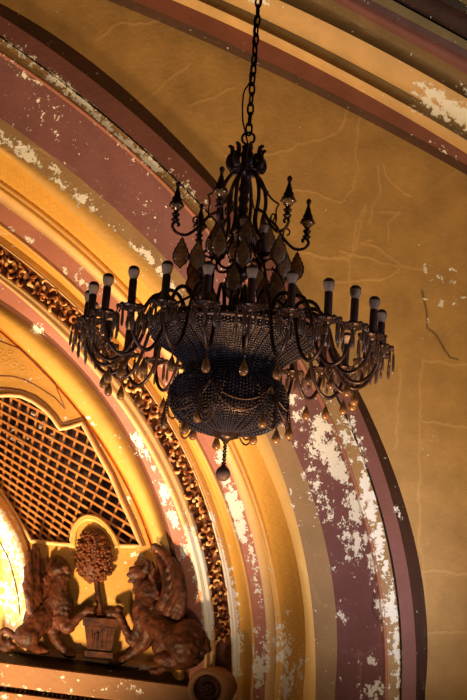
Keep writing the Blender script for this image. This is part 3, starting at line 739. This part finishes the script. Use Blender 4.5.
b.tube([RP(93,642,12.3), RP(94,635,12.6), RP(98,633,12.6), RP(97,641,12.6), RP(94,645,12.3)], .01, 6)
o = b.build('tub', M['bronze'], smooth=False); wp_children(o, g)
bv = o.modifiers.new('bevel', 'BEVEL'); bv.width = .008; bv.segments = 2

# cable dangling over the scarred plaster
b = MB(); b.tube(smooth_path([wpt(x, y, PD-.22) for x, y in [(-12,520),(-4,534),(3,548),(9,560),(14,578),(18,596),(20,615)]], 6), .0065, 6)
thing(b.build('hanging_cable', M['chain']), 'thin dark cable hanging across the white scarred plaster at the lower left', 'cable')

# ------------------------------------------------------------------ chandelier
ch = empty('chandelier', ORG)
thing(ch, 'dark bronze candle chandelier with beaded glass basket and amber drops hanging on a chain', 'chandelier')
def part(b, name, mats, parent=ch, smooth=True): return b.build(name, mats, parent, smooth)
# angle zero faces the camera
cdir = Vector((CAM[0]-ORG[0], CAM[1]-ORG[1], 0)).normalized(); ANG0 = math.atan2(cdir.y, cdir.x)
def pol(r, z, a): # a in degrees; + to the picture's right
    t = ANG0+math.radians(a); return Vector((r*math.cos(t), r*math.sin(t), z))
OCT_V = None
def bead_geo():
    bm = bmesh.new(); bmesh.ops.create_icosphere(bm, subdivisions=1, radius=1.); v = np.array([x.co[:] for x in bm.verts]); f = np.array([[q.index for q in x.verts] for x in bm.faces]); bm.free(); return v, f
BV, BF = bead_geo()
def beads(name, centers, radii, mat, parent):
    c = np.array(centers, float); r = np.array(radii, float)
    V_ = (c[:, None]+BV[None]*r[:, None, None]).reshape(-1, 3); F_ = (BF[None]+(np.arange(len(c))*len(BV))[:, None, None]).reshape(-1, 3)
    me = bpy.data.meshes.new(name); me.from_pydata(V_.tolist(), [], F_.tolist()); return link(name, me, mat, parent, False)
def strands(prof, n, step, r):
    P = smooth_path([(a, b_, 0) for a, b_ in prof], 12); L = [0]
    for a, b_ in zip(P[:-1], P[1:]): L.append(L[-1]+(b_-a).length)
    k = int(L[-1]/step); u = np.linspace(0, L[-1], k); R_ = np.interp(u, L, [p.x for p in P]); Z_ = np.interp(u, L, [p.y for p in P])
    c = []; rr_ = []
    for s_ in range(n):
        a = 2*PI*(s_+.5*0)/n; off = rnd.uniform(-.5, .5)*step; jr = rnd.uniform(-.003, .003)
        for x, z in zip(R_, Z_): c.append(((x+jr)*math.cos(a), (x+jr)*math.sin(a), z+off)); rr_.append(r*rnd.uniform(.85, 1.05))
    return c, rr_, P
tr = [(.478, -.01), (.468, -.045), (.43, -.075), (.37, -.11), (.315, -.15), (.27, -.20), (.243, -.26), (.235, -.30)]
c, rr_, P = strands(tr, 150, .0165, .0078); beads('beaded_skirt', c, rr_, M['beads'], ch)
b = MB(); b.lathe([(p.x-.012, p.y) for p in P], 64, cap=False); part(b, 'skirt_lining', M['iron'])
bw = [(.235, -.27), (.285, -.28), (.322, -.315), (.334, -.38), (.327, -.45), (.29, -.505), (.23, -.545), (.15, -.57), (.08, -.575)]
c, rr_, P = strands(bw, 110, .018, .0088); beads('beaded_bowl', c, rr_, M['beads'], ch)
b = MB(); b.lathe([(p.x-.014, p.y) for p in P], 64, cap=False); part(b, 'bowl_lining', M['iron'])
b = MB(); b.lathe([(.455, -.012), (.494, -.014), (.498, .012), (.488, .022), (.495, .034), (.478, .046), (.455, .04), (.455, 0)], 96, cap=False)
for k in range(72): b.ball(pol(.499, .012, k*5), .008, 4)
part(b, 'rim_band', M['iron'])
b = MB(); b.lathe([(.001, -.555), (.10, -.56), (.105, -.58), (.07, -.595), (.075, -.605), (.03, -.62), (.015, -.635), (.001, -.635)], 32, cap=False); part(b, 'base_plate', M['iron'])
# bead chain and the ball at the bottom
c = [(0, 0, -.69-.0155*k) for k in range(8)]
c = []; r_ = []
for k in range(14):
    z = -.64-.0095*k; a = k*1.3; c += [(.007*math.cos(a), .007*math.sin(a), z), (-.007*math.cos(a), -.007*math.sin(a), z)]; r_ += [.0072]*2
beads('bead_tassel', c, r_, M['iron'], ch)
b = MB(); b.ball((0, 0, -.815), .042, 12); 
for k in range(3): b.tube([pol(.0425*math.sin(t_), -.815-.0425*math.cos(t_), k*60) for t_ in np.linspace(0, 2*PI, 24, endpoint=False)], .002, 5, closed=True)
b.lathe([(.012, -.765), (.018, -.77), (.012, -.778)], 12); part(b, 'ball_finial', M['candle'])
# swags of beads round the bowl, each its own string
def hang(p0, p1, sag, outr, n):
    o = []
    for k in range(n+1):
        u = k/n; p = p0.lerp(p1, u); q = Vector((p.x, p.y, 0)); 
        z = p.z-sag*4*u*(1-u); rr0 = p0.xy.length*(1-u)+p1.xy.length*u+outr*math.sin(PI*u)
        q = q.normalized()*rr0; o.append((q.x, q.y, z))
    return o
def drop_mesh(h, r, flat=1.):
    b = MB(); pr = [(.0015, 0), (.003, -.01*h/.1), (r*.45, -.28*h), (r*.85, -.55*h), (r, -.72*h), (r*.9, -.86*h), (r*.5, -.97*h), (.001, -h)]
    b.lathe(pr, 10); b.tube([(0, 0, .022), (0, 0, -.004)], .0018, 5)
    me = bpy.data.meshes.new('drop'); me.from_pydata(b.v, [], b.f); me.materials.append(M['drop']); me.polygons.foreach_set('use_smooth', [True]*len(me.polygons)); return me
DM = drop_mesh(.10, .026)
def hang_drop(loc, parent, name='teardrop_crystal', me=None, rz=0):
    o = bpy.data.objects.new(name, me or DM); col.objects.link(o); o.parent = parent; o.location = loc; o.rotation_euler = (0, 0, rz); return o
for k in range(6):
    a0, a1 = k*60-18, k*60+42
    for sag, oz in ((.16, 0), (.10, .0)):
        p = hang(pol(.336, -.34, a0), pol(.336, -.34, a1), sag, .0, 60)
        p = [(x*(1.02), y*(1.02), z) for x, y, z in p]
        beads('bead_swag', p, [.0065]*len(p), M['iron'], ch)
    for q in range(3):  # short loops in the tassel at each gathering point
        p = hang(pol(.344, -.35-.01*q, a0-15+q*3), pol(.344, -.35, a0+13-q*3), .235-.035*q, .03, 40)
        beads('bead_loop', p, [.006]*len(p), M['iron'], ch)
    hang_drop(pol(.358, -.49, a0-9), ch); 
    if k % 2: hang_drop(pol(.30, -.54, a0+28), ch)
# central stem
b = MB()
b.lathe([(.02, -.3), (.02, .05), (.05, .07), (.055, .10), (.03, .13), (.022, .30), (.05, .33), (.07, .36), (.045, .40), (.028, .44), (.026, .60), (.04, .62), (.055, .655), (.04, .70), (.024, .73), (.034, .76), (.024, .79), (.034, .82), (.024, .85), (.036, .88), (.026, .92), (.03, .97), (.085, .985), (.09, 1.0), (.03, 1.01), (.034, 1.08), (.04, 1.10), (.03, 1.13), (.036, 1.15), (.014, 1.17)], 20)
part(b, 'stem', M['iron'])
for k in range(8):   # crown of curled leaves
    a = k*45+10; b = MB(); pts = [pol(.035, .99, a), pol(.085, 1.0, a), pol(.105, 1.04, a), pol(.088, 1.10, a), pol(.098, 1.14, a), pol(.115, 1.135, a)]
    b.tube(smooth_path(pts, 5), [.012]*6+[.021]*8+[.014]*6+[.008]*6, 8); part(b, 'crown_leaf', M['iron'])
# hanging ring and chain
b = MB()
b.tube([(.038*math.cos(t_), 0, 1.205+.038*math.sin(t_)) for t_ in np.linspace(0, 2*PI, 20, endpoint=False)], .0075, 8, closed=True); part(b, 'hanging_ring', M['chain'])
b = MB(); z = 1.245; k = 0
while z < 5.2:
    L_, W2 = .042, .018; pts = []
    for t_ in np.linspace(0, 2*PI, 16, endpoint=False):
        x_ = W2*math.cos(t_); z_ = L_*math.sin(t_)*1.0; a = (k % 2)*PI/2+.4+.08*k
        pts.append((x_*math.cos(a), x_*math.sin(a), z+.02+z_))
    b.tube(pts, .0068, 6, closed=True); z += .064; k += 1
part(b, 'chain', M['chain'])
b = MB()
b.tube(smooth_path([pol(.0, 1.17, 0), pol(.022, 1.24, -70), pol(.042, 1.32, -80), pol(.05, 1.42, -80), pol(.046, 1.50, -80), pol(.018, 1.56, -80), pol(.02, 1.62, -60), pol(.016, 1.75, 40), pol(.018, 1.9, -60), pol(.014, 2.1, 40), pol(.016, 2.4, -60), pol(.012, 3.2, 0), pol(.01, 5.2, 0)], 8), .0055, 6)
part(b, 'electric_cable', M['chain'])
# upper cage: rods, scroll arms with spire finials
def leaf_mesh():
    b = MB(); ol = [(0, 0), (.007, -.012), (.012, -.030), (.020, -.038), (.024, -.055), (.034, -.066), (.037, -.084), (.044, -.096), (.043, -.114), (.044, -.126), (.037, -.140), (.034, -.152), (.022, -.163), (.010, -.172), (0, -.190)]
    n = 14; prof = ol
    # flattened faceted pendalogue
    vs = []; f = []
    for (x, z) in prof:
        for k_ in range(8):
            a = 2*PI*k_/8; vs.append((max(x, .001)*math.cos(a), max(x, .001)*.28*math.sin(a), z))
    for i in range(len(prof)-1):
        for k_ in range(8): f.append((i*8+k_, i*8+(k_+1) % 8, (i+1)*8+(k_+1) % 8, (i+1)*8+k_))
    b.add(vs, f, 0)
    out = [(x+.002, 0, z) for x, z in ol]+[(-x-.002, 0, z) for x, z in reversed(ol[1:-1])]
    b.tube(out, .0032, 5, 1, closed=True); b.tube([(0, 0, .03), (0, 0, 0)], .002, 5, 1)
    me = bpy.data.meshes.new('leaf'); me.from_pydata(b.v, [], b.f); me.polygons.foreach_set('material_index', b.mi)
    me.materials.append(M['leafdrop']); me.materials.append(M['iron']); return me
LM = leaf_mesh()
def finial(parent, r, z, a):
    b = MB(); o_ = pol(r, z, a)
    b.lathe([(.010, -.045), (.022, -.038), (.026, -.028), (.012, -.018), (.020, -.006), (.026, .004), (.012, .014), (.014, .02)], 14, 0, o_); 
    b.lathe([(.014, .02), (.026, .034), (.040, .05), (.041, .058)], 14, 1, o_, cap=False)
    b.lathe([(.041, .058), (.042, .066), (.036, .078), (.028, .084), (.031, .092), (.024, .11), (.019, .114), (.020, .122), (.010, .155), (.008, .17), (.014, .18), (.016, .19), (.010, .203), (.001, .21)], 14, 0, o_)
    for k_ in range(8): b.ball(o_+Vector((.042*math.cos(k_*PI/4), .042*math.sin(k_*PI/4), .056)), .006, 3)
    return b.build('spire_finial', [M['iron'], M['goldcup']], parent)
for k in range(6):
    a = -80+60*k
    b = MB()
    b.tube(smooth_path([pol(.035, .99, a), pol(.08, .97, a), (pol(.12, .90, a)), pol(.135, .80, a), pol(.12, .68, a), pol(.14, .60, a), pol(.19, .55, a)], 6), .0115, 8)
    b.tube(smooth_path([pol(.09, .97, a), pol(.13, .90, a), pol(.165, .85, a), pol(.215, .82, a)], 6), .006, 6)
    b.tube(smooth_path([pol(.215, .82, a), pol(.20, .78, a), pol(.205, .72, a), pol(.19, .68, a)], 5), .0055, 6)
    arm = part(b, 'cage_rod', M['iron'])
    b = MB()
    b.tube(smooth_path([pol(.14, .73, a), pol(.20, .69, a), pol(.25, .62, a), pol(.32, .56, a), pol(.38, .565, a), pol(.409, .60, a), pol(.395, .628, a), pol(.372, .618, a), pol(.377, .603, a)], 7), .009, 8)
    b.tube(smooth_path([pol(.25, .62, a), pol(.26, .67, a), pol(.285, .67, a), pol(.29, .645, a), pol(.275, .635, a)], 6), .0055, 6)
    sa = part(b, 'scroll_arm', M['iron'])
    finial(sa, .395, .672, a)
    hang_drop(pol(.345, .54, a), sa, 'leaf_crystal', LM, ANG0+PI/2+rnd.uniform(-.55, .55))
    hang_drop(pol(.29, .50, a+24), sa, 'leaf_crystal', LM, ANG0+PI/2+rnd.uniform(-.55, .55))
    hang_drop(pol(.17, .66, a+30), sa, 'leaf_crystal', LM, ANG0+PI/2+rnd.uniform(-.55, .55))
    hang_drop(pol(.20, .33, a+12), sa, 'leaf_crystal', LM, ANG0+PI/2+rnd.uniform(-.55, .55))
    b = MB()   # lower cage bar from rim to the stem, with a curl
    b.tube(smooth_path([pol(.40, .03, a+15), pol(.36, .12, a+15), pol(.26, .20, a+15), pol(.20, .30, a+15), pol(.17, .42, a+15), pol(.10, .50, a+15), pol(.05, .60, a+15)], 6), .008, 6)
    b.tube(smooth_path([pol(.17, .42, a+15), pol(.24, .43, a+15), pol(.275, .39, a+15), pol(.25, .36, a+15), pol(.235, .38, a+15)], 6), .006, 6)
    b.tube([pol(.22, .03, a+40), pol(.22, .34, a+40)], .0075, 6); b.ball(pol(.22, .35, a+40), .014, 5)
    cb = part(b, 'cage_bar', M['iron'])
    hang_drop(pol(.275, .35, a+15), cb, 'leaf_crystal', LM, ANG0+PI/2+rnd.uniform(-.55, .55))
    for q in range(2): hang_drop(pol(.235+.07*q, .24-.05*q, a+30+q*20), cb, 'teardrop_crystal')
# candle, bulb and cup (used by both tiers)
def mesh_of(b, mats, name):
    me = bpy.data.meshes.new(name); me.from_pydata(b.v, [], b.f); me.polygons.foreach_set('material_index', b.mi)
    for x in mats: me.materials.append(x)
    me.polygons.foreach_set('use_smooth', [True]*len(me.polygons)); return me
b = MB(); b.lathe([(.023, 0), (.0235, .01), (.0225, .02), (.0225, .155), (.019, .157)], 14); CAN = mesh_of(b, [M['candle']], 'candle')
b = MB(); b.lathe([(.017, .150), (.020, .158), (.026, .175), (.032, .195), (.032, .208), (.029, .221), (.018, .231), (.001, .235)], 16, mifn=lambda i: 1 if i >= 4 else 0); BUL = mesh_of(b, [M['bulb'], M['bulbtip']], 'bulb')
b = MB(); b.lathe([(.008, -.045), (.016, -.04), (.012, -.03), (.022, -.018), (.035, -.01), (.06, -.006), (.076, .006), (.078, .012), (.05, .006), (.03, .008), (.026, .03)], 20, cap=False)
for k in range(8): b.ball((.070*math.cos(k*PI/4), .070*math.sin(k*PI/4), .008), .013, 4)
CUP = mesh_of(b, [M['iron']], 'cup')
b = MB()
for k in range(8):
    a = k*PI/4+.2; x_, y_ = .076*math.cos(a), .076*math.sin(a); L_ = .12+.02*math.sin(k*2.3)
    b.ball((x_, y_, -.004), .0055, 3)
    b.lathe([(.002, 0), (.006, -.01), (.0035, -.02)], 6, 0, (x_, y_, 0)); 
    b.lathe([(.0025, -.02), (.0075, -.035), (.0095, -.8*L_), (.006, -.93*L_), (.001, -L_)], 5, 0, (x_*1.03, y_*1.03, 0))
FRI = mesh_of(b, [M['prism']], 'fringe')
b = MB(); AP = smooth_path([(.33, 0, .0), (.35, 0, .10), (.40, 0, .195), (.46, 0, .225), (.53, 0, .20), (.58, 0, .11), (.615, 0, .0), (.655, 0, -.11), (.72, 0, -.185), (.79, 0, -.195), (.855, 0, -.145), (.89, 0, -.07), (.90, 0, -.03)], 5)
b.tube(AP, .0115, 8); b.lathe([(.006, -.21), (.013, -.20), (.006, -.19)], 8, 0, (.76, 0, 0)); b.ball((.33, 0, 0), .022, 5); ARM = mesh_of(b, [M['iron']], 'arm')
b = MB(); AP2 = smooth_path([(.03, 0, .42), (.08, 0, .38), (.13, 0, .385), (.145, 0, .42)], 5); b.tube(AP2, .008, 8); ARM2 = mesh_of(b, [M['iron']], 'arm_small')
def mk(name, me, parent, loc=(0, 0, 0)):
    o = bpy.data.objects.new(name, me); col.objects.link(o); o.parent = parent; o.location = loc; return o
for k in range(24):
    a = -86+15*k; arm = mk('candle_arm', ARM, ch); arm.rotation_euler = (0, 0, ANG0+math.radians(a+rnd.uniform(-1.5, 1.5)))
    dz = rnd.uniform(-.008, .008); arm.location = (0, 0, dz-.05); arm.scale = (.945, .945, 1)
    L0 = Vector((.90, 0, .0)); tilt = (rnd.uniform(-.03, .03), rnd.uniform(-.04, .04), rnd.uniform(0, 1.5))
    for nm, me in (('drip_cup', CUP), ('candle', CAN), ('light_bulb', BUL), ('crystal_fringe', FRI)):
        o = mk(nm, me, arm, L0); o.rotation_euler = tilt; o.scale = (1.058, 1, 1)
    hang_drop((.76, 0, -.235), arm)
for k in range(6):
    a = 5+60*k; arm = mk('inner_candle_arm', ARM2, ch); arm.rotation_euler = (0, 0, ANG0+math.radians(a))
    for nm, me in (('drip_cup', CUP), ('candle', CAN), ('light_bulb', BUL)):
        o = mk(nm, me, arm, (.145, 0, .47)); o.scale = (.85, .85, .85)
        if nm == 'drip_cup': o.scale = (.6, .6, .8)

# ------------------------------------------------------------------ room shell beyond the frame
b = MB(); b.box([(-12, -18, 0), (14, -18, 0), (14, 3, 0), (-12, 3, 0), (-12, -18, -.2), (14, -18, -.2), (14, 3, -.2), (-12, 3, -.2)]); struct(b.build('floor', M['cloth'], smooth=False))
zt = ORG[2]+5.2
b = MB(); b.box([(-12, -18, zt+.2), (14, -18, zt+.2), (14, 3, zt+.2), (-12, 3, zt+.2), (-12, -18, zt), (14, -18, zt), (14, 3, zt), (-12, 3, zt)]); struct(b.build('ceiling', M['beamdark'], smooth=False))
